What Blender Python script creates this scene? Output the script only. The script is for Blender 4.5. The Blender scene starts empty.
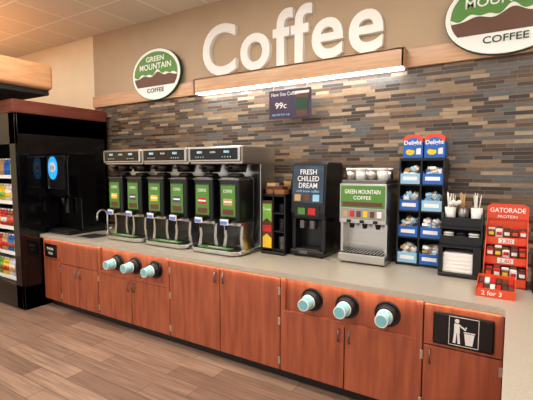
import bpy, bmesh, math, random
from mathutils import Vector, Matrix
random.seed(7)
sc=bpy.context.scene
try:
    sc.view_settings.view_transform='Standard'
except Exception: pass

def lin(c):
    r=[]
    for v in c:
        v/=255.0
        r.append(v/12.92 if v<=0.04045 else ((v+0.055)/1.055)**2.4)
    return (r[0],r[1],r[2],1)
MATS={}
def M(name,col=(128,128,128),rough=.5,metal=0,es=0,noise=0,scale=(8,8,8),bump=0,coat=0,spec=.5,col2=None):
    if name in MATS: return MATS[name]
    m=bpy.data.materials.new(name); m.use_nodes=True
    nt=m.node_tree; bs=nt.nodes['Principled BSDF']
    c=lin(col)
    bs.inputs['Base Color'].default_value=c
    bs.inputs['Roughness'].default_value=rough
    bs.inputs['Metallic'].default_value=metal
    bs.inputs['Specular IOR Level'].default_value=spec
    bs.inputs['Coat Weight'].default_value=coat
    if es>0:
        bs.inputs['Emission Color'].default_value=c
        bs.inputs['Emission Strength'].default_value=es
    if noise>0 or col2:
        tc=nt.nodes.new('ShaderNodeTexCoord'); mp=nt.nodes.new('ShaderNodeMapping')
        mp.inputs['Scale'].default_value=scale
        n=nt.nodes.new('ShaderNodeTexNoise'); n.inputs['Scale'].default_value=1; n.inputs['Detail'].default_value=5
        rp=nt.nodes.new('ShaderNodeValToRGB')
        nt.links.new(tc.outputs['Object'],mp.inputs['Vector']); nt.links.new(mp.outputs[0],n.inputs['Vector'])
        nt.links.new(n.outputs['Fac'],rp.inputs['Fac'])
        if col2: a=lin(col2); b=c
        else:
            a=tuple(x*(1-noise) for x in c[:3])+(1,); b=tuple(min(1,x*(1+noise)) for x in c[:3])+(1,)
        rp.color_ramp.elements[0].color=a; rp.color_ramp.elements[0].position=.32
        rp.color_ramp.elements[1].color=b; rp.color_ramp.elements[1].position=.68
        nt.links.new(rp.outputs[0],bs.inputs['Base Color'])
    MATS[name]=m
    return m

class B:
    def __init__(s,name): s.name=name; s.bm=bmesh.new(); s.mats=[]
    def mi(s,mat):
        if mat not in s.mats: s.mats.append(mat)
        return s.mats.index(mat)
    def merge(s,t,mat,smooth=False,keep=False):
        i=s.mi(mat)
        for f in t.faces:
            f.material_index=i
            if not keep: f.smooth=smooth
        me=bpy.data.meshes.new('t'); t.to_mesh(me); t.free()
        s.bm.from_mesh(me); bpy.data.meshes.remove(me)
    def box(s,x0,x1,y0,y1,z0,z1,mat,bev=0,rot=None,seg=2):
        t=bmesh.new(); bmesh.ops.create_cube(t,size=1)
        bmesh.ops.scale(t,vec=(abs(x1-x0),abs(y1-y0),abs(z1-z0)),verts=t.verts)
        if bev>0: bmesh.ops.bevel(t,geom=list(t.edges),offset=bev,segments=seg,affect='EDGES',profile=.5)
        c=Vector(((x0+x1)/2,(y0+y1)/2,(z0+z1)/2))
        if rot is not None: bmesh.ops.transform(t,matrix=rot,verts=t.verts)
        bmesh.ops.translate(t,vec=c,verts=t.verts)
        s.merge(t,mat)
    def cyl(s,p0,p1,r0,r1,mat,seg=24,cap=True):
        p0=Vector(p0);p1=Vector(p1);d=p1-p0
        t=bmesh.new(); bmesh.ops.create_cone(t,cap_ends=cap,segments=seg,radius1=r0,radius2=r1,depth=d.length)
        q=Vector((0,0,1)).rotation_difference(d.normalized()).to_matrix().to_4x4()
        for f in t.faces: f.smooth=(len(f.verts)==4)
        bmesh.ops.transform(t,matrix=Matrix.Translation((p0+p1)/2)@q,verts=t.verts)
        s.merge(t,mat,keep=True)
    def sph(s,c,r,mat,sc_=(1,1,1),seg=16):
        t=bmesh.new(); bmesh.ops.create_uvsphere(t,u_segments=seg,v_segments=seg//2,radius=r)
        bmesh.ops.scale(t,vec=sc_,verts=t.verts); bmesh.ops.translate(t,vec=c,verts=t.verts)
        s.merge(t,mat,True)
    def tube(s,pts,r,mat,seg=10):
        for a,b in zip(pts,pts[1:]): s.cyl(a,b,r,r,mat,seg)
        for p in pts: s.sph(p,r,mat,seg=10)
    def prism(s,pts,axis,a0,a1,mat,bev=0):
        def P(p,a):
            return {'y':(p[0],a,p[1]),'x':(a,p[0],p[1]),'z':(p[0],p[1],a)}[axis]
        t=bmesh.new()
        v0=[t.verts.new(P(p,a0)) for p in pts]; v1=[t.verts.new(P(p,a1)) for p in pts]
        n=len(pts)
        t.faces.new(v0); t.faces.new(v1)
        for i in range(n): t.faces.new((v0[i],v0[(i+1)%n],v1[(i+1)%n],v1[i]))
        bmesh.ops.recalc_face_normals(t,faces=t.faces)
        if bev>0: bmesh.ops.bevel(t,geom=list(t.edges),offset=bev,segments=2,affect='EDGES',profile=.5)
        s.merge(t,mat)
    def strip(s,cx,cz,y,xs,lo,hi,mat,th=.004):
        t=bmesh.new()
        for a,b in zip(xs,xs[1:]):
            l0,l1,h0,h1=lo(a),lo(b),hi(a),hi(b)
            if h0<=l0 and h1<=l1: continue
            h0=max(h0,l0+1e-5);h1=max(h1,l1+1e-5)
            q=[t.verts.new((cx+a,y,cz+l0)),t.verts.new((cx+b,y,cz+l1)),t.verts.new((cx+b,y,cz+h1)),t.verts.new((cx+a,y,cz+h0))]
            t.faces.new(q)
        s.merge(t,mat)
    def text(s,txt,cx,y,cz,w,h,mat,ext=.002,bold=0,rot=None,res=3,space=1):
        cu=bpy.data.curves.new('tx','FONT'); cu.body=txt; cu.size=1; cu.offset=bold; cu.resolution_u=res; cu.space_character=space
        cu.align_x='LEFT'
        o=bpy.data.objects.new('tx',cu); sc.collection.objects.link(o)
        dg=bpy.context.evaluated_depsgraph_get(); me=bpy.data.meshes.new_from_object(o.evaluated_get(dg))
        xs=[v.co.x for v in me.vertices]; ys=[v.co.y for v in me.vertices]
        mx=(min(xs)+max(xs))/2; my=(min(ys)+max(ys))/2
        sx=w/(max(xs)-min(xs)); sy=h/(max(ys)-min(ys))
        t=bmesh.new(); t.from_mesh(me)
        for v in t.verts: v.co=Vector(((v.co.x-mx)*sx,(v.co.y-my)*sy,0))
        if ext>0:
            r=bmesh.ops.extrude_face_region(t,geom=list(t.faces))
            vs=[g for g in r['geom'] if isinstance(g,bmesh.types.BMVert)]
            bmesh.ops.translate(t,vec=(0,0,ext),verts=vs)
        bmesh.ops.recalc_face_normals(t,faces=t.faces)
        m=Matrix.Translation((cx,y,cz))@(rot if rot is not None else Matrix.Identity(4))@Matrix.Rotation(math.pi/2,4,'X')
        bmesh.ops.transform(t,matrix=m,verts=t.verts)
        bpy.data.objects.remove(o); bpy.data.curves.remove(cu); bpy.data.meshes.remove(me)
        s.merge(t,mat)
    def done(s):
        me=bpy.data.meshes.new(s.name); s.bm.to_mesh(me); s.bm.free()
        for m in s.mats: me.materials.append(m)
        o=bpy.data.objects.new(s.name,me); sc.collection.objects.link(o)
        return o

WY=3.65; CZ=3.58; CT=.90
def brickmat(name,plane,bw,bh,mortar,ramp,mcol,offset=.5,of=2,squash=1,sf=2,rough=.4,grain=None,bump=0,spec=.5):
    m=bpy.data.materials.new(name); m.use_nodes=True; nt=m.node_tree; N=nt.nodes; L=nt.links
    bs=N['Principled BSDF']; bs.inputs['Roughness'].default_value=rough; bs.inputs['Specular IOR Level'].default_value=spec
    tc=N.new('ShaderNodeTexCoord'); sp=N.new('ShaderNodeSeparateXYZ'); cb=N.new('ShaderNodeCombineXYZ')
    L.new(tc.outputs['Object'],sp.inputs[0])
    a,b={'xy':(0,1),'xz':(0,2),'yx':(1,0)}[plane]
    L.new(sp.outputs[a],cb.inputs[0]); L.new(sp.outputs[b],cb.inputs[1])
    br=N.new('ShaderNodeTexBrick'); br.offset=offset; br.offset_frequency=of; br.squash=squash; br.squash_frequency=sf
    br.inputs['Color1'].default_value=(0,0,0,1); br.inputs['Color2'].default_value=(1,1,1,1); br.inputs['Mortar'].default_value=(.5,.5,.5,1)
    br.inputs['Scale'].default_value=1; br.inputs['Mortar Size'].default_value=mortar; br.inputs['Mortar Smooth'].default_value=.1
    br.inputs['Brick Width'].default_value=bw; br.inputs['Row Height'].default_value=bh
    L.new(cb.outputs[0],br.inputs['Vector'])
    rp=N.new('ShaderNodeValToRGB'); L.new(br.outputs['Color'],rp.inputs['Fac'])
    cr=rp.color_ramp; cr.interpolation='CONSTANT' if len(ramp)>2 else 'LINEAR'
    while len(cr.elements)<len(ramp): cr.elements.new(.5)
    for i,(p,c) in enumerate(ramp):
        cr.elements[i].position=p
    for i,(p,c) in enumerate(ramp): cr.elements[i].color=lin(c)
    out=rp.outputs[0]
    if grain:
        mp=N.new('ShaderNodeMapping'); mp.inputs['Scale'].default_value=grain[0]
        n=N.new('ShaderNodeTexNoise'); n.inputs['Scale'].default_value=1; n.inputs['Detail'].default_value=6
        L.new(tc.outputs['Object'],mp.inputs[0]); L.new(mp.outputs[0],n.inputs['Vector'])
        r2=N.new('ShaderNodeMapRange'); r2.inputs[1].default_value=.3; r2.inputs[2].default_value=.7; r2.inputs[3].default_value=1-grain[1]; r2.inputs[4].default_value=1+grain[1]
        L.new(n.outputs['Fac'],r2.inputs[0])
        vm=N.new('ShaderNodeVectorMath'); vm.operation='SCALE'
        L.new(out,vm.inputs[0]); L.new(r2.outputs[0],vm.inputs['Scale']); out=vm.outputs[0]
    mx=N.new('ShaderNodeMix'); mx.data_type='RGBA'
    L.new(br.outputs['Fac'],mx.inputs[0]); L.new(out,mx.inputs[6]); mx.inputs[7].default_value=lin(mcol)
    L.new(mx.outputs[2],bs.inputs['Base Color'])
    return m
def woodmat(name,c1,c2,scale,rough=.4,coat=.1):
    m=M(name,c1,rough,0,col2=c2,scale=scale,coat=coat); return m

m_mosaic=brickmat('mosaic_tile','xz',.22,.031,.0018,
   [(0,(66,50,40)),(.14,(136,112,86)),(.27,(92,84,78)),(.40,(108,84,64)),(.52,(48,39,34)),(.64,(158,138,112)),(.72,(86,86,86)),(.86,(82,62,48))],(118,104,86),offset=.37,of=2,squash=.62,sf=3,rough=.36,grain=((14,14,60),.2))
m_floor=brickmat('floor_plank_tile','xy',1.0,.16,.003,[(0,(122,94,78)),(1,(160,130,110))],(94,74,62),offset=.36,of=2,rough=.38,grain=((2.2,40,1),.32))
m_ceil=brickmat('ceiling_tile','xy',.61,.61,.012,[(0,(224,212,192)),(1,(232,220,200))],(250,244,232),offset=0,rough=.9)
m_brown=M('paint_taupe',(184,160,132),.8,noise=.03,scale=(3,3,3))
m_cream=M('paint_cream',(236,220,188),.8,noise=.03,scale=(3,3,3))
m_trim=woodmat('trim_wood',(208,166,130),(188,144,106),(3,20,40))
m_cherry=woodmat('cherry_wood',(172,90,58),(138,66,42),(22,22,2.2),.35,.2)
m_cherryd=M('cherry_edge',(90,40,28),.5)
m_counter=M('counter_laminate',(182,172,156),.3,noise=.08,scale=(90,90,90))
m_kick=M('kick_black',(26,22,22),.5)
BLK=M('black_plastic',(14,14,16),.28)
BLKM=M('black_matte',(24,24,26),.6)
BLKG=M('black_gloss',(7,7,9),.08)
STL=M('brushed_steel',(205,203,198),.28,1,noise=.06,scale=(4,4,120))
STLD=M('dark_steel',(118,116,114),.35,1)
WHT=M('white_plastic',(232,230,225),.45)
PAPER=M('white_paper',(242,241,237),.8)
GRN=M('label_green',(82,136,54),.45)
GRNB=M('label_bright_green',(120,180,66),.45)
GRND=M('label_dark_green',(24,66,40),.45)
BRN=M('label_brown',(96,60,40),.5)
BLU=M('label_blue',(30,98,190),.4)
LBLU=M('label_light_blue',(150,200,232),.4)
ORG=M('card_orange',(224,76,36),.5)
RED=M('card_red',(196,34,28),.5)
YEL=M('card_yellow',(236,196,40),.5)
PUR=M('card_purple',(84,58,110),.5)
TEAL=M('cup_teal',(150,206,210),.5)
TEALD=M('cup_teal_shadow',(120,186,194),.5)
TANP=M('tan_paper',(196,156,106),.7)
LED=M('led_warm',(255,243,225),.5,es=26)
DIFF=M('lightbox_diffuser',(252,251,248),.5,es=7)
PANEL=M('troffer_panel',(255,249,240),.5,es=15)
SCR=M('screen_blue',(40,150,225),.3,es=.9)

# ---------------- room
b=B('floor'); b.box(-8,3.6,-2.5,3.75,-.05,0,m_floor); b.done()
b=B('ceiling'); b.box(-8,3.6,-2.5,3.75,CZ,CZ+.05,m_ceil); b.done()
b=B('wall_back')
b.box(-5.19,3.6,WY,WY+.1,2.6,CZ,m_brown)
b.box(-5.19,3.6,WY,WY+.1,0,2.6,m_mosaic)
b.box(-8,-5.19,WY,WY+.1,0,CZ,m_cream)
b.done()
b=B('wall_left'); b.box(-8.1,-8,-2.5,WY+.1,0,CZ,m_cream); b.done()
b=B('wall_right'); b.box(3.6,3.7,-2.5,WY+.1,0,CZ,m_brown); b.done()
b=B('trim_back'); b.box(-5.19,3.6,WY-.035,WY-.001,2.565,2.72,m_trim,.004); b.done()
b=B('ceiling_light')
for x in (-6.405,-3.965,-1.525,.915):
    for y in (-1.525,.305,2.135):
        b.box(x-.59,x+.59,y-.29,y+.29,CZ-.012,CZ-.002,PANEL)
        for s_ in (-1,1): b.box(x-.605,x+.605,y+s_*.30-.012,y+s_*.30+.012,CZ-.02,CZ-.001,WHT)
b.done()

# ---------------- cabinets
b=B('base_cabinet')
b.box(-4.85,.0,2.66,WY-.01,.1,.857,m_cherryd)
b.box(-4.85,.0,2.72,WY-.02,0,.1,m_kick)
F0,F1=2.63,2.66
def door(x0,x1,z0,z1,y0=F0,mat=m_cherry): b.box(x0+.004,x1-.004,y0,F1+.001,z0+.004,z1-.004,mat,.003)
door(-4.85,-4.50,.60,.845); door(-4.85,-4.50,.10,.60)
door(-4.50,-3.79,.575,.845); door(-4.50,-4.145,.10,.575); door(-4.145,-3.79,.10,.575)
door(-3.79,-3.25,.10,.565); door(-3.25,-2.71,.10,.565)
door(-2.71,-2.105,.10,.845); door(-2.105,-1.505,.10,.845)
door(-1.505,-.975,.10,.57); door(-.975,-.445,.10,.57)
door(-.445,-.0,.575,.845); door(-.445,-.0,.10,.575)
def niche(x0,x1):
    b.box(x0+.005,x1-.005,F0,F1,.565,.595,m_cherry,.002)
    b.box(x0+.005,x0+.045,F0,F1,.595,.845,m_cherry,.002)
    b.box(x1-.045,x1-.005,F0,F1,.595,.845,m_cherry,.002)
    b.box(x0+.045,x1-.045,F0+.022,F1+.001,.595,.845,m_cherry)
niche(-3.79,-2.71); niche(-1.505,-.445)
def handle(x,z):
    b.tube([(x,F0,z+.045),(x,F0-.022,z+.04),(x,F0-.022,z-.04),(x,F0,z-.045)],.005,STLD,8)
for x in (-3.29,-3.21,-4.185,-4.105): handle(x,.49)
for x in (-2.15,-2.06): handle(x,.76)
for x in (-1.015,-.935): handle(x,.50)
handle(-.40,.50)
def hinge(x,z): b.box(x-.010,x+.010,F0-.004,F0+.002,z-.03,z+.03,STL,.002)
for x in (-1.512,-2.702,-3.782,-4.49,-.452,-.01):
    for z in (.18,.50): hinge(x,z)
hinge(-1.512,.74); hinge(-2.702,.74)
b.box(.03,.85,1.0,2.66,.1,.857,m_cherry)
b.box(.08,.85,1.05,2.72,0,.1,m_kick)
b.box(0,.85,2.655,WY-.01,.1,.857,m_cherry)
b.done()

b=B('countertop')
pts=[(-4.86,2.6),(-.06,2.6)]
for i in range(7):
    a=math.pi/2-i*math.pi/12
    pts.append((-.06+.06*math.cos(a),2.54+.06*math.sin(a)))
pts+=[(0,.95),(.9,.95),(.9,WY-.005),(-4.86,WY-.005)]
b.prism(pts,'z',.858,CT,m_counter,.004)
b.done()

b=B('under_counter_light')
b.box(-4.83,-.02,2.617,2.628,.8545,.858,LED)
b.done()

def cupdisp(x,sc_=1):
    b=B('cup_dispenser'); z=.715; y=F0+.022
    r=.088
    b.cyl((x,y,z),(x,y-.014,z),r,r*.97,BLK,32)
    b.cyl((x,y-.014,z),(x,y-.05,z),r*.8,r*.66,BLKM,32)
    b.cyl((x,y-.05,z),(x,y-.065,z),r*.72,r*.72,BLK,32)
    b.cyl((x,y-.06,z),(x,y-.15,z),.050,.042,TEAL,32)
    b.cyl((x,y-.15,z),(x,y-.156,z),.044,.043,WHT,32)
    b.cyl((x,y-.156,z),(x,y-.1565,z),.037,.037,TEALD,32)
    b.cyl((x,y-.066,z),(x,y-.078,z),.054,.053,WHT,32)
    return b.done()
for x in (-3.47,-3.20,-2.91,-1.24,-.965,-.68): cupdisp(x)

b=B('trash_sign'); y=F0-.002
b.box(-.385,-.05,y-.008,y+.002,.60,.80,BLK,.01)
yy=y-.009
def P(pts,mat=WHT): b.prism(pts,'y',yy-.001,yy+.002,mat)
cx=-.215; 
b.cyl((cx-.035,yy-.001,.765),(cx-.035,yy+.002,.765),.013,.013,WHT,20)
P([(cx-.05,.748),(cx-.02,.748),(cx-.018,.69),(cx-.05,.69)])
P([(cx-.05,.69),(cx-.036,.69),(cx-.04,.625),(cx-.056,.625)])
P([(cx-.034,.69),(cx-.02,.69),(cx-.014,.625),(cx-.028,.625)])
P([(cx-.025,.748),(cx-.02,.735),(cx+.012,.712),(cx+.018,.720)])
P([(cx+.012,.735),(cx+.02,.735),(cx+.02,.727),(cx+.012,.727)])
P([(cx+.006,.695),(cx+.062,.695),(cx+.053,.625),(cx+.015,.625)])
P([(cx+.003,.705),(cx+.065,.705),(cx+.065,.699),(cx+.003,.699)])
for q in ((cx-.08,cx+.085,.788,.791),(cx-.08,cx+.085,.611,.614)): b.box(q[0],q[1],yy-.001,yy+.002,q[2],q[3],WHT)
for q in ((cx-.08,cx-.077),(cx+.082,cx+.085)): b.box(q[0],q[1],yy-.001,yy+.002,.611,.791,WHT)
b.done()
b=B('waste_sign')
b.box(-4.80,-4.56,y-.008,y+.002,.63,.79,BLK,.01)
b.text('THANK',-4.68,yy,.735,.14,.03,WHT); b.text('YOU',-4.68,yy,.68,.09,.03,WHT)
b.done()

# ---------------- upper wall
b=B('light_box'); 
x0,x1,yf=-3.16,-.815,3.50
b.box(x0,x1,yf,yf+.02,2.558,2.715,m_trim,.003)
b.box(x0,x1,yf,WY-.04,2.70,2.715,m_trim)
b.box(x0,x0+.02,yf,WY-.036,2.558,2.71,m_trim); b.box(x1-.02,x1,yf,WY-.036,2.558,2.71,m_trim)
b.box(x0+.02,x1-.02,yf+.02,WY-.036,2.545,2.570,DIFF,.004)
b.done()
b=B('wall_lettering')
b.text('Coffee',-2.06,WY-.0,3.02,2.08,.56,PAPER,ext=.05,bold=.018,res=6,space=1.08)
b.done()

def logo(name,cx,cz,a,h,y):
    b=B(name)
    n=48
    b.prism([(cx+a*math.cos(2*math.pi*i/n),cz+h*math.sin(2*math.pi*i/n)) for i in range(n)],'y',y,y+.04,GRND)
    b.prism([(cx+(a-.006)*math.cos(2*math.pi*i/n),cz+(h-.006)*math.sin(2*math.pi*i/n)) for i in range(n)],'y',y-.003,y,PAPER)
    ai,hi=a*.90,h*.87
    xs=[-ai+2*ai*i/80 for i in range(81)]
    e=lambda x:hi*math.sqrt(max(0,1-(x/ai)**2))
    def mt(x):
        u=x/ai
        return h*(.02+.20*math.exp(-((u-.12)/.22)**2)+.10*math.exp(-((u+.5)/.2)**2)+.08*math.exp(-((u-.62)/.18)**2)-.14)
    sn=lambda x: mt(x)+h*(.06+.04*math.sin(x/ai*17))
    b.strip(cx,cz,y-.006,xs,lambda x:max(-e(x),sn(x)),lambda x:e(x),GRN)
    b.strip(cx,cz,y-.006,xs,lambda x:max(-e(x),-.46*h),lambda x:min(e(x),mt(x)),BRN)
    b.text('GREEN',cx,y-.008,cz+h*.60,a*.74,h*.20,PAPER,bold=.01)
    b.text('MOUNTAIN',cx,y-.008,cz+h*.31,a*1.30,h*.23,PAPER,bold=.01)
    b.text('COFFEE',cx,y-.008,cz-h*.62,a*.70,h*.17,GRND,bold=.01)
    return b.done()
logo('oval_wall_sign',-3.85,2.87,.425,.315,3.575)
logo('oval_wall_sign',-.09,2.88,.43,.315,3.575)

b=B('promo_poster'); yp=3.485
PD0=M('poster_dark',(40,30,52),.5,col2=(72,58,88),scale=(5,5,5))
b.box(-2.13,-1.66,yp,yp+.006,2.19,2.47,PD0)
b.text('New Size Coffee',-1.95,yp-.004,2.43,.30,.035,PAPER,ext=.001)
b.text('99c',-1.99,yp-.004,2.32,.13,.06,PAPER,ext=.001,bold=.01)
b.text('any size hot cup',-1.99,yp-.004,2.23,.2,.03,LBLU,ext=.001)
b.prism([(-1.83,2.42),(-1.685,2.42),(-1.705,2.21),(-1.81,2.21)],'y',yp-.004,yp-.001,BRN)
b.prism([(-1.823,2.38),(-1.692,2.38),(-1.702,2.26),(-1.813,2.26)],'y',yp-.006,yp-.004,GRND)
b.prism([(-1.835,2.445),(-1.68,2.445),(-1.68,2.42),(-1.835,2.42)],'y',yp-.006,yp-.001,WHT)
for x in (-2.08,-1.71): b.cyl((x,yp+.003,2.46),(x,yp+.018,2.57),.002,.002,WHT,6)
b.done()

# ---------------- cooler + canopy (left)
b=B('drink_cooler')
X1=-4.88; X0=-7.2; Y0=2.38; Y1=3.6
b.box(X1-.04,X1,Y0+.03,Y1,0,2.34,BLKG,.004)
b.box(X0,X0+.04,Y0+.03,Y1,0,2.34,BLKG)
b.box(X0,X1,Y1-.04,Y1,0,2.34,BLKM)
b.box(X0,X1,Y0+.03,Y1,0,.28,BLKM)
b.box(X0,X1,Y0+.03,Y1,2.1,2.34,BLKM)
b.box(X0,X1,Y0+.0,Y0+.03,1.98,2.34,BLKG); b.box(X0,X1,Y0,Y0+.03,.02,.30,BLKG)
b.box(X1-.13,X1,Y0,Y0+.03,.02,2.34,BLKG,.003)
for i in range(1,4):
    xc=X1-.13-i*.72; b.box(xc-.06,xc,Y0,Y0+.03,.30,1.98,BLKG)
b.box(X0+.04,X1-.04,Y1-.1,Y1-.04,.28,2.1,M('cooler_liner',(210,215,220),.6))
b.box(X1-.16,X1-.145,Y0+.06,Y0+.08,.32,1.96,M('cooler_tube',(235,245,255),.5,es=6))
cols=[RED,ORG,WHT,YEL,GRNB,BLU,TANP,RED,M('tea_brown',(150,80,40),.2)]
for k,z in enumerate((.30,.62,.94,1.26,1.58)):
    b.box(X0+.04,X1-.14,Y0+.12,Y1-.1,z,z+.02,WHT)
    b.box(X0+.04,X1-.14,Y0+.11,Y0+.12,z-.01,z+.035,PAPER)
    x=X1-.2; j=0
    while x>X0+.1:
        c=cols[(j//2+k*3)%len(cols)]; y=Y0+.17
        b.cyl((x,y,z+.02),(x,y,z+.17),.033,.033,c,12); b.cyl((x,y,z+.17),(x,y,z+.22),.032,.014,c,12); b.cyl((x,y,z+.22),(x,y,z+.24),.015,.015,WHT,10)
        b.cyl((x,y,z+.07),(x,y,z+.13),.034,.034,cols[(j//2+k*2+4)%len(cols)],12)
        x-=.075; j+=1
b.box(X0,X1+.01,Y0-.02,Y1,2.34,2.49,M('header_red_wood',(128,62,44),.5,col2=(100,44,32),scale=(3,3,30)),.01)
b.done()
b=B('soffit_canopy')
cw=M('canopy_wood',(220,166,120),.45,col2=(200,144,98),scale=(4,4,30))
b.box(-7.99,-4.9,1.4,2.88,2.66,2.97,cw,.05,seg=4)
b.box(-7.99,-4.95,1.45,2.84,2.60,2.66,BLKM)
b.done()

# ---------------- black soda dispenser at left
b=B('beverage_dispenser')
x0,x1,y0,y1=-4.84,-4.42,2.72,3.20
prof=[(y0+.16,.93),(y1,.93),(y1,1.84),(y1-.04,1.88),(y0+.05,1.88),(y0+.01,1.84),(y0,1.78),(y0,1.38),(y0+.03,1.35),(y0+.16,1.33)]
b.prism(prof,'x',x0,x1,BLKG,.006)
b.box(x0,x1,y0-.02,y1,.905,.94,BLK,.008)
b.box(x0+.04,x1-.04,y0,y0+.14,.94,.955,STLD)
b.box(x0+.03,x1-.04,y0-.006,y0,1.45,1.84,BLK,.02)
sx_=x0+.125
b.prism([(sx_+.095*math.cos(i*math.pi/12),1.70+.14*math.sin(i*math.pi/12)) for i in range(24)],'y',y0-.012,y0-.006,SCR)
b.prism([(sx_+.065*math.cos(i*math.pi/12),1.71+.06*math.sin(i*math.pi/12)) for i in range(24)],'y',y0-.015,y0-.011,WHT)
b.text('Ice',sx_,y0-.016,1.71,.08,.06,BLU)
b.cyl((x0+.2,y0+.07,1.36),(x0+.2,y0+.07,1.26),.03,.02,BLK)
b.box(x0+.17,x0+.23,y0+.1,y0+.12,1.15,1.33,STLD,.004)
for sx in (x0+.04,x1-.04):
    for sy in (y0+.02,y1-.05): b.cyl((sx,sy,CT),(sx,sy,.91),.018,.018,BLK,10)
b.done()

b=B('bar_sink')
b.box(-4.32,-4.02,2.70,2.98,CT,.906,STL,.003)
b.box(-4.29,-4.05,2.73,2.95,.906,.908,STLD)
b.box(-4.27,-4.07,2.75,2.93,.908,.909,BLKM)
b.done()
b=B('sink_faucet')
fx,fy=-4.17,3.05
b.cyl((fx,fy,CT),(fx,fy,.93),.028,.022,STL)
pts=[(fx,fy,.92),(fx,fy,1.13)]+[(fx,fy-.07+.07*math.cos(a),1.13+.07*math.sin(a)) for a in [math.pi*i/8 for i in range(1,9)]]+[(fx,fy-.14,1.09)]
b.tube(pts,.010,STL)
b.tube([(fx+.0,fy,.95),(fx+.07,fy,.98)],.008,STL)
b.done()

# ---------------- brewers
def brewer(x0,x1,labs):
    b=B('coffee_brewer'); y0,y1=2.84,3.44
    for sx in (x0+.05,x1-.05):
        for sy in (y0+.05,y1-.06): b.cyl((sx,sy,CT),(sx,sy,.915),.02,.02,BLK,12)
    b.box(x0+.01,x1-.01,y0+.02,y1,.915,.945,STL,.008)
    b.prism([(x0+.03,y0+.02),(x0+.08,y0-.04),(x1-.08,y0-.04),(x1-.03,y0+.02),(x1-.03,y0+.14),(x0+.03,y0+.14)],'z',.912,.948,STL,.004)
    b.prism([(x0+.05,y0+.02),(x0+.09,y0-.025),(x1-.09,y0-.025),(x1-.05,y0+.02),(x1-.05,y0+.17),(x0+.05,y0+.17)],'z',.946,.951,BLK)
    for i in range(9):
        xx=x0+.09+i*(x1-x0-.18)/8; b.box(xx-.004,xx+.004,y0-.02,y0+.16,.951,.954,STLD)
    b.box(x0+.11,x1-.13,y0-.012,y0+.075,.954,.957,GRN,.001)
    b.text('COFFEE',(x0+x1)/2,y0+.03,.958,.2,.03,PAPER,ext=.001,rot=Matrix.Rotation(-math.pi/2,4,'X'))
    b.box(x0+.01,x1-.005,y1-.26,y1,.94,1.74,STL,.006)
    b.box(x0,x1,y0+.03,y1,1.735,1.90,STL,.01)
    b.box(x0+.005,x1-.005,y0+.0,y0+.035,1.755,1.895,STL,.012)
    b.box(x0+.03,x1-.03,y0-.004,y0+.004,1.775,1.878,BLKG,.003)
    mid=(x0+x1)/2
    for q in (x0+.15,x1-.15):
        b.box(q-.030,q+.030,y0-.007,y0-.003,1.835,1.856,LBLU)
        for j in range(4): b.cyl((q-.045+j*.03,y0-.003,1.800),(q-.045+j*.03,y0-.008,1.800),.006,.006,STL,10)
    b.text('BUNN',mid,y0-.006,1.845,.06,.018,WHT,ext=.001)
    w=.118
    for cx,lab in ((x0+.155,labs[0]),(x1-.155,labs[1])):
        b.cyl((cx,y0+.16,1.735),(cx,y0+.16,1.66),.105,.085,BLK,28)
        b.box(cx-.02,cx+.02,y0+.0,y0+.08,1.69,1.715,BLK,.006)
        b.box(cx-w,cx+w,y0+.03,y0+.29,1.20,1.62,BLK,.03,seg=4)
        b.cyl((cx,y0+.16,1.62),(cx,y0+.16,1.65),.08,.06,BLK,24)
        b.box(cx-w-.002,cx+w+.002,y0+.025,y0+.2,1.585,1.60,STLD,.006)
        b.box(cx-.086,cx+.086,y0+.022,y0+.030,1.25,1.55,GRND,.004)
        b.box(cx-.080,cx+.080,y0+.019,y0+.024,1.26,1.54,GRN)
        b.box(cx-.050,cx+.050,y0+.016,y0+.020,1.36,1.42,lab)
        b.text('COFFEE',cx,y0+.018,1.49,.10,.028,PAPER,ext=.001)
        b.box(cx-.045,cx+.045,y0+.014,y0+.018,1.385,1.40,PAPER)
        b.box(cx-.060,cx+.060,y0+.016,y0+.020,1.275,1.325,BRN)
        b.cyl((cx,y0+.04,1.215),(cx,y0-.02,1.215),.026,.022,BLK,16)
        b.cyl((cx,y0-.012,1.215),(cx,y0-.012,1.14),.014,.011,BLK,14)
        b.box(cx-.045,cx+.045,y0-.045,y0-.03,1.185,1.24,WHT,.006)
        b.box(cx-.036,cx+.036,y0-.048,y0-.044,1.193,1.222,M('tag_blue',(90,130,215),.4))
        b.box(cx-.012,cx+.012,y0-.03,y0-.01,1.20,1.26,BLK,.004)
        b.box(cx-w+.005,cx+w-.005,y0+.06,y0+.28,1.17,1.20,STL,.006)
        for sx in (-1,1):
            b.prism([(cx+sx*(w-.005),1.18),(cx+sx*(w-.03),1.18),(cx+sx*(w-.045),1.05),(cx+sx*(w-.03),.945),(cx+sx*(w+.01),.945),(cx+sx*(w-.015),1.05)],'y',y0+.10,y0+.27,STL)
        b.box(cx-.075,cx+.075,y0+.255,y0+.27,.95,1.18,STLD)
    return b.done()
brewer(-3.93,-3.315,(YEL,PUR))
brewer(-3.295,-2.665,(YEL,PUR))
brewer(-2.645,-2.03,(RED,TANP))

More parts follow.
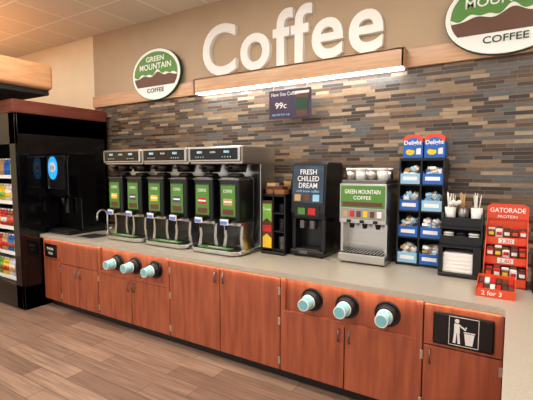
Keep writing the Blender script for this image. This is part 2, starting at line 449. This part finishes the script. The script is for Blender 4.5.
# ---------------- flavor / lid stand
b=B('condiment_stand')
DRB=M('carton_dark_brown',(84,46,34),.5)
x0,x1,y0,y1=-1.985,-1.735,3.10,3.45
b.box(x0,x1,y0,y1,CT,.93,BLK,.006)
b.box(x0,x1,y1-.02,y1,.93,1.5,BLK)
b.box(x0,x0+.012,y0+.02,y1,.93,1.5,BLK); b.box(x1-.012,x1,y0+.02,y1,.93,1.45,BLK)
b.box(x0+.118,x0+.128,y0+.02,y1,.93,1.5,BLK)
b.box(x0,x1,y0+.02,y1,1.44,1.46,BLK)
b.box(x0+.012,x0+.118,y0+.01,y0+.03,.95,1.40,DRB)
b.prism([(x0+.018,1.20),(x0+.06,1.24),(x0+.112,1.20),(x0+.112,1.37),(x0+.018,1.37)],'y',y0+.006,y0+.012,GRNB)
b.prism([(x0+.018,.96),(x0+.112,.96),(x0+.112,1.05),(x0+.06,1.09),(x0+.018,1.06)],'y',y0+.006,y0+.012,YEL)
b.box(x0+.02,x0+.11,y0+.004,y0+.010,1.11,1.17,RED)
b.text('Sweet',x0+.065,y0+.004,1.32,.08,.03,PAPER,ext=.001)
for k in range(3):
    z=.95+k*.17; b.box(x0+.128,x1-.012,y0+.03,y1-.02,z-.012,z,BLKM)
    for j in range(9 if k<2 else 6): b.cyl((x0+.185,y0+.10,z+.002+j*.013),(x0+.185,y0+.10,z+.012+j*.013),.048,.044,BLK if k else STLD,20)
b.box(x0+.02,x1-.05,y0+.05,y1-.08,1.46,1.53,DRB,.004)
b.box(x0+.05,x1-.02,y0+.03,y0+.12,1.46,1.50,M('kraft_brown',(150,92,48),.7),.004)
b.box(x0+.03,x0+.12,y0+.06,y0+.14,1.53,1.56,TANP,.004)
for i in range(8): b.cyl((x0+.17+.008*i,y0+.16,1.5),(x0+.165+.010*i,y0+.15,1.58),.003,.003,TANP,6)
b.done()

# ---------------- chilled coffee dispenser
b=B('iced_coffee_dispenser')
x0,x1,y0,y1=-1.715,-1.375,3.18,3.60
b.prism([(y0+.16,.95),(y1,.95),(y1,1.72),(y1-.03,1.75),(y0+.08,1.75),(y0+.04,1.73),(y0,1.30),(y0+.02,1.24),(y0+.16,1.22)],'x',x0,x1,BLK,.006)
b.box(x0,x1,y0-.01,y1,CT+.015,.965,BLK,.01)
for sx in (x0+.04,x1-.04):
    for sy in (y0+.03,y1-.05): b.cyl((sx,sy,CT),(sx,sy,.92),.018,.018,BLK,10)
b.box(x0,x0+.045,y0+.02,y0+.2,.95,1.26,BLK,.01); b.box(x1-.045,x1,y0+.02,y0+.2,.95,1.26,BLK,.01)
b.box(x0+.06,x1-.06,y0+.01,y0+.14,.965,.972,STLD)
for sx in (-.05,.05): 
    b.cyl(((x0+x1)/2+sx,y0+.08,1.24),((x0+x1)/2+sx,y0+.08,1.15),.026,.016,BLKM,16)
    b.box((x0+x1)/2+sx-.022,(x0+x1)/2+sx+.022,y0+.0,y0+.015,1.16,1.23,STLD,.004)
ang=math.atan2(.04,.43); R_=Matrix.Rotation(-ang,4,'X')
sl=lambda z,o: y0+.04*(z-1.30)/.43-o
PD=M('poster_coffee',(34,42,66),.4,col2=(46,74,96),scale=(6,6,9))
b.box(x0+.02,x1-.02,sl(1.555,.006)-.004,sl(1.555,.006)+.006,1.39,1.72,PD,rot=R_)
for t_,z_,w_ in (('FRESH',1.665,.16),('CHILLED',1.605,.21),('DREAM',1.545,.18)):
    b.text(t_,-1.545,sl(z_,.010),z_,w_,.046,PAPER,ext=.002,rot=R_,bold=.008)
b.text('cold brew coffee',-1.545,sl(1.495,.010),1.495,.22,.022,LBLU,ext=.001,rot=R_)
for i,c in enumerate((TANP,BRN,LBLU)):
    xx=x0+.075+i*.09; b.box(xx-.030,xx+.030,sl(1.43,.016),sl(1.43,.008),1.405,1.465,c,rot=R_)
b.box(x0+.05,x1-.05,y0-.003,y0+.004,1.27,1.36,BLKG)
for i,c in enumerate((GRN,RED)):
    xx=x0+.115+i*.10; b.box(xx-.035,xx+.035,y0-.006,y0-.002,1.285,1.345,c)
b.box(x0+.10,x1-.16,y0-.014,y0-.009,.93,.955,STLD)
b.done()

# ---------------- steel cappuccino machine
b=B('cappuccino_machine')
x0,x1,y0,y1=-1.24,-.845,3.18,3.60
for sx in (x0+.03,x1-.03):
    for sy in (y0+.03,y1-.05): b.cyl((sx,sy,CT),(sx,sy,.92),.016,.016,BLK,10)
b.box(x0,x1,y0-.02,y1,.915,.985,STL,.005)
b.box(x0+.02,x1-.02,y0-.01,y0+.15,.985,.992,BLKM)
for i in range(12): xx=x0+.035+i*.0295; b.box(xx-.004,xx+.004,y0-.008,y0+.15,.992,.995,STL)
b.box(x0,x1,y0+.16,y1,.985,1.57,STL,.004)
b.box(x0,x1,y0,y0+.17,1.24,1.57,STL,.006)
b.box(x0,x0+.02,y0+.04,y0+.17,.985,1.25,STL); b.box(x1-.02,x1,y0+.04,y0+.17,.985,1.25,STL)
b.box(x0+.012,x1-.012,y0-.006,y0+.002,1.37,1.555,GRN,.003)
b.box(x0+.03,x1-.03,y0-.009,y0-.005,1.385,1.42,BRN)
b.text('GREEN MOUNTAIN',(x0+x1)/2,y0-.007,1.505,.30,.035,PAPER,ext=.001,bold=.01)
b.text('COFFEE',(x0+x1)/2,y0-.007,1.455,.15,.03,PAPER,ext=.001,bold=.01)
b.box(x0+.012,x1-.012,y0-.005,y0+.002,1.275,1.365,M('panel_grey',(150,148,146),.4))
for i,c in enumerate((TANP,RED,BRN,YEL,BRN,WHT)):
    xx=x0+.055+i*.057; b.box(xx-.018,xx+.018,y0-.009,y0-.004,1.295,1.345,c)
for i in range(3):
    xx=x0+.085+i*.112; b.cyl((xx,y0+.08,1.25),(xx,y0+.08,1.19),.028,.018,BLKM,16)
    b.box(xx-.018,xx+.018,y0-.012,y0,1.245,1.27,BLK,.004)
b.box(x0+.01,x1-.01,y0+.02,y1-.02,1.57,1.60,STLD,.006)
for i in range(4):
    for j in range(2):
        xx=x0+.06+i*.091; yy2=y0+.10+j*.18
        b.cyl((xx,yy2,1.60),(xx,yy2,1.68),.042,.040,WHT if (i+j)%2 else STL,20)
        b.cyl((xx,yy2,1.68),(xx,yy2,1.70),.044,.038,WHT,20)
b.done()

# ---------------- condiment rack
b=B('condiment_rack')
x0,x1,y0,y1=-.80,-.455,3.34,3.62
for x in (x0,(x0+x1)/2-.005,x1-.01): b.prism([(y0,CT),(y1,CT),(y1,1.77),(y0+.05,1.77)],'x',x,x+.010,BLK)
b.box(x0,x1,y1-.01,y1,CT,1.77,BLKM)
hw=(x1-x0)/2
for k in range(4):
    z=.925+k*.215; yo=y0+.012*k
    b.box(x0,x1,yo,y1,z-.012,z,BLK)
    for c in range(2):
        xa=x0+.014+c*hw; xb=xa+hw-.022
        b.box(xa,xb,yo-.006,yo+.004,z,z+.085,BLU if (k+c)%3 else LBLU,.002)
        b.box(xa+.02,xb-.02,yo-.008,yo-.005,z+.03,z+.06,PAPER)
        b.box(xa,xa+.004,yo,y1-.02,z,z+.10,BLU); b.box(xb-.004,xb,yo,y1-.02,z,z+.10,BLU)
        for j in range(30):
            px=random.uniform(xa+.03,xb-.03); py=random.uniform(yo+.02,yo+.16); pz=z+.07+random.uniform(0,.065)
            R2=Matrix.Rotation(random.uniform(-.9,.9),4,'Y')@Matrix.Rotation(random.uniform(-.8,.8),4,'X')
            b.box(px-.022,px+.022,py-.013,py+.013,pz-.013,pz+.013,random.choice([PAPER,PAPER,WHT,LBLU,TANP]),.003,rot=R2,seg=1)
b.box(x0,x1,y0+.04,y1,1.76,1.78,BLK)
b.done()
def creamer(x0,x1,y0):
    b=B('creamer_box'); z=1.78
    b.box(x0,x1,y0,y0+.17,z,z+.13,BLU,.004)
    b.prism([(x0+.003,z+.125),(x1-.003,z+.125),(x1-.003,z+.17),(x1-.04,z+.19),(x0+.03,z+.19),(x0+.003,z+.165)],'y',y0+.004,y0+.012,ORG)
    b.box(x0+.01,x1-.01,y0+.02,y0+.16,z+.12,z+.16,ORG,.004)
    b.prism([((x0+x1)/2+.06*math.cos(i*math.pi/10),z+.115+.05*math.sin(i*math.pi/10)) for i in range(20)],'y',y0-.003,y0+.001,BLU)
    b.text('Delight',(x0+x1)/2,y0-.004,z+.12,.135,.045,PAPER,ext=.002,bold=.02)
    b.prism([((x0+x1)/2-.02+.035*math.cos(i*math.pi/8),z+.05+.025*math.sin(i*math.pi/8)) for i in range(16)],'y',y0-.003,y0+.001,YEL)
    b.box(x1-.05,x1-.015,y0-.003,y0,z+.03,z+.08,WHT)
    b.done()
creamer(-.775,-.622,3.39); creamer(-.610,-.457,3.39)

# ---------------- organizer
b=B('lid_and_straw_organizer')
x0,x1,y0,y1=-.445,-.165,3.14,3.42
b.box(x0,x1,y0,y1,CT,.93,BLK,.006)
b.box(x0,x1,y1-.012,y1,.93,1.36,BLK)
for x in (x0,x1-.01): b.prism([(y0,.93),(y1,.93),(y1,1.36),(y0+.1,1.36),(y0+.06,1.16),(y0,1.13)],'x',x,x+.01,BLK)
b.box(x0,x1,y0+.0,y1,1.12,1.135,BLK); b.box(x0,x1,y0+.04,y0+.05,1.135,1.20,BLK); b.box(x0,x1,y0+.06,y1,1.25,1.265,BLK)
b.box(x0,x1,y0+.10,y0+.11,1.265,1.33,BLK)
b.box(x0+.03,x1-.05,y0+.02,y0+.2,.93,1.08,PAPER,.006)
for j in range(5): b.box(x0+.028,x1-.048,y0+.015,y0+.2,.945+j*.028,.947+j*.028,WHT)
b.box(x0+.01,x0+.03,y0,y0+.02,.93,1.12,BLK); b.box(x1-.05,x1-.01,y0,y0+.02,.93,1.12,BLK)
for i,c in enumerate((WHT,BLK,WHT)):
    xx=x0+.055+i*.085
    for j in range(5): b.cyl((xx,y0+.10,1.138+j*.018),(xx,y0+.10,1.150+j*.018),.038,.034,c,18)
for i in range(3):
    xx=x0+.05+i*.09; yy2=y0+.19
    c=(WHT,STLD,PAPER)[i]
    b.cyl((xx,yy2,1.265),(xx,yy2,1.40),.032,.040,c,18)
    for j in range(12):
        a=random.uniform(0,6.28); r=random.uniform(0,.028); h=random.uniform(.07,.12)
        b.cyl((xx+r*.6*math.cos(a),yy2+r*.6*math.sin(a),1.36),(xx+r*1.2*math.cos(a),yy2+r*1.2*math.sin(a),1.40+h),.0028,.0028,(WHT,TANP,WHT)[i],6)
for j in range(4): b.sph((x0+.05+.02*j,y0+.18,1.43+.01*(j%2)),.018,WHT)
b.done()

# ---------------- snack bar displays
b=B('snack_bar_display')
x0,x1=-.145,.11; y0,y1=3.06,3.36
b.box(x0,x1,y1-.01,y1,CT,1.36,ORG)
b.prism([(x0-.002,1.33),(x1+.002,1.33),(x1+.002,1.42),(x1-.03,1.44),(x0+.03,1.44),(x0-.002,1.42)],'y',y1-.02,y1-.008,ORG)
b.text('GATORADE',(x0+x1)/2,y1-.022,1.395,.22,.034,PAPER,ext=.001,bold=.01)
b.text('PROTEIN',(x0+x1)/2,y1-.022,1.348,.12,.02,PAPER,ext=.001)
for x in (x0,x1-.006): b.prism([(y0,CT),(y1,CT),(y1,1.33),(y1-.05,1.33),(y0,1.04)],'x',x,x+.006,ORG)
for k in range(3):
    yy0=y0+.085*k; z=CT+.012+k*.125
    b.box(x0,x1,yy0,yy0+.006,z,z+.050,ORG)
    b.box(x0+.08,x1-.08,yy0-.003,yy0,z+.008,z+.042,PAPER); b.text('2.80',(x0+x1)/2,yy0-.004,z+.025,.07,.024,RED,ext=.001)
    b.box(x0,x1,yy0,y1,z-.006,z,RED)
    for j in range(5):
        for r_ in range(2):
            xx=x0+.012+j*.048; yb=yy0+.012+r_*.035
            b.box(xx,xx+.043,yb,yb+.030,z,z+.098+.010*(j%2)+r_*.012,(DRB,RED,BRN,WHT,DRB)[(j+k+r_)%5],.006,rot=Matrix.Rotation(.12,4,'X'))
        xx=x0+.012+j*.048
        b.box(xx+.006,xx+.038,yy0+.002,yy0+.010,z+.064,z+.086,(ORG,WHT,YEL,RED,WHT)[(j+k)%5],.001,rot=Matrix.Rotation(.12,4,'X'))
b.done()
b=B('candy_tray')
x0,x1,y0,y1=-.165,.045,2.765,2.965
b.box(x0,x1,y0,y1,CT,.91,RED)
b.box(x0,x1,y0,y0+.005,CT,.955,ORG); b.box(x0,x1,y1-.005,y1,CT,1.0,ORG)
for x in (x0,x1-.005): b.prism([(y0,CT),(y1,CT),(y1,1.0),(y0,.955)],'x',x,x+.005,ORG)
b.text('2 for 3',(x0+x1)/2-.02,y0-.002,.928,.11,.028,PAPER,ext=.001,bold=.01)
for k in range(2):
    for j in range(6):
        xx=x0+.008+j*.033
        b.box(xx,xx+.029,y0+.015+k*.09,y0+.095+k*.09,.915+k*.01,.960+k*.02,(RED,BRN,WHT,RED,DRB,BRN)[(j+k)%6],.005,rot=Matrix.Rotation(.15,4,'X'))
b.done()
b=B('napkin_dispenser')
b.box(.135,.32,2.98,3.2,CT,1.14,BLK,.015)
b.box(.16,.295,2.974,2.982,.97,1.09,STLD,.004); b.box(.175,.28,2.968,2.976,1.0,1.05,PAPER)
b.done()

# ---------------- light & world
w=bpy.data.worlds.new('World'); sc.world=w; w.use_nodes=True
w.node_tree.nodes['Background'].inputs[0].default_value=(1,.97,.93,1); w.node_tree.nodes['Background'].inputs[1].default_value=1.0
def area(name,loc,rot,sx,sy,p,col=(1,.95,.87)):
    l=bpy.data.lights.new(name,'AREA'); l.shape='RECTANGLE'; l.size=sx; l.size_y=sy; l.energy=p; l.color=col
    o=bpy.data.objects.new(name,l); o.location=loc; o.rotation_euler=rot; sc.collection.objects.link(o)
area('lamp_lightbox',(-1.99,3.57,2.54),(0,0,0),2.2,.08,8,(1,.97,.92))

cam=bpy.data.cameras.new('Camera'); cam.sensor_width=36; cam.lens=396*36/533; cam.clip_start=.05
o=bpy.data.objects.new('Camera',cam); sc.collection.objects.link(o)
o.location=(0,0,1.7); o.rotation_euler=(math.radians(90-4.62),0,math.radians(31.8))
sc.camera=o
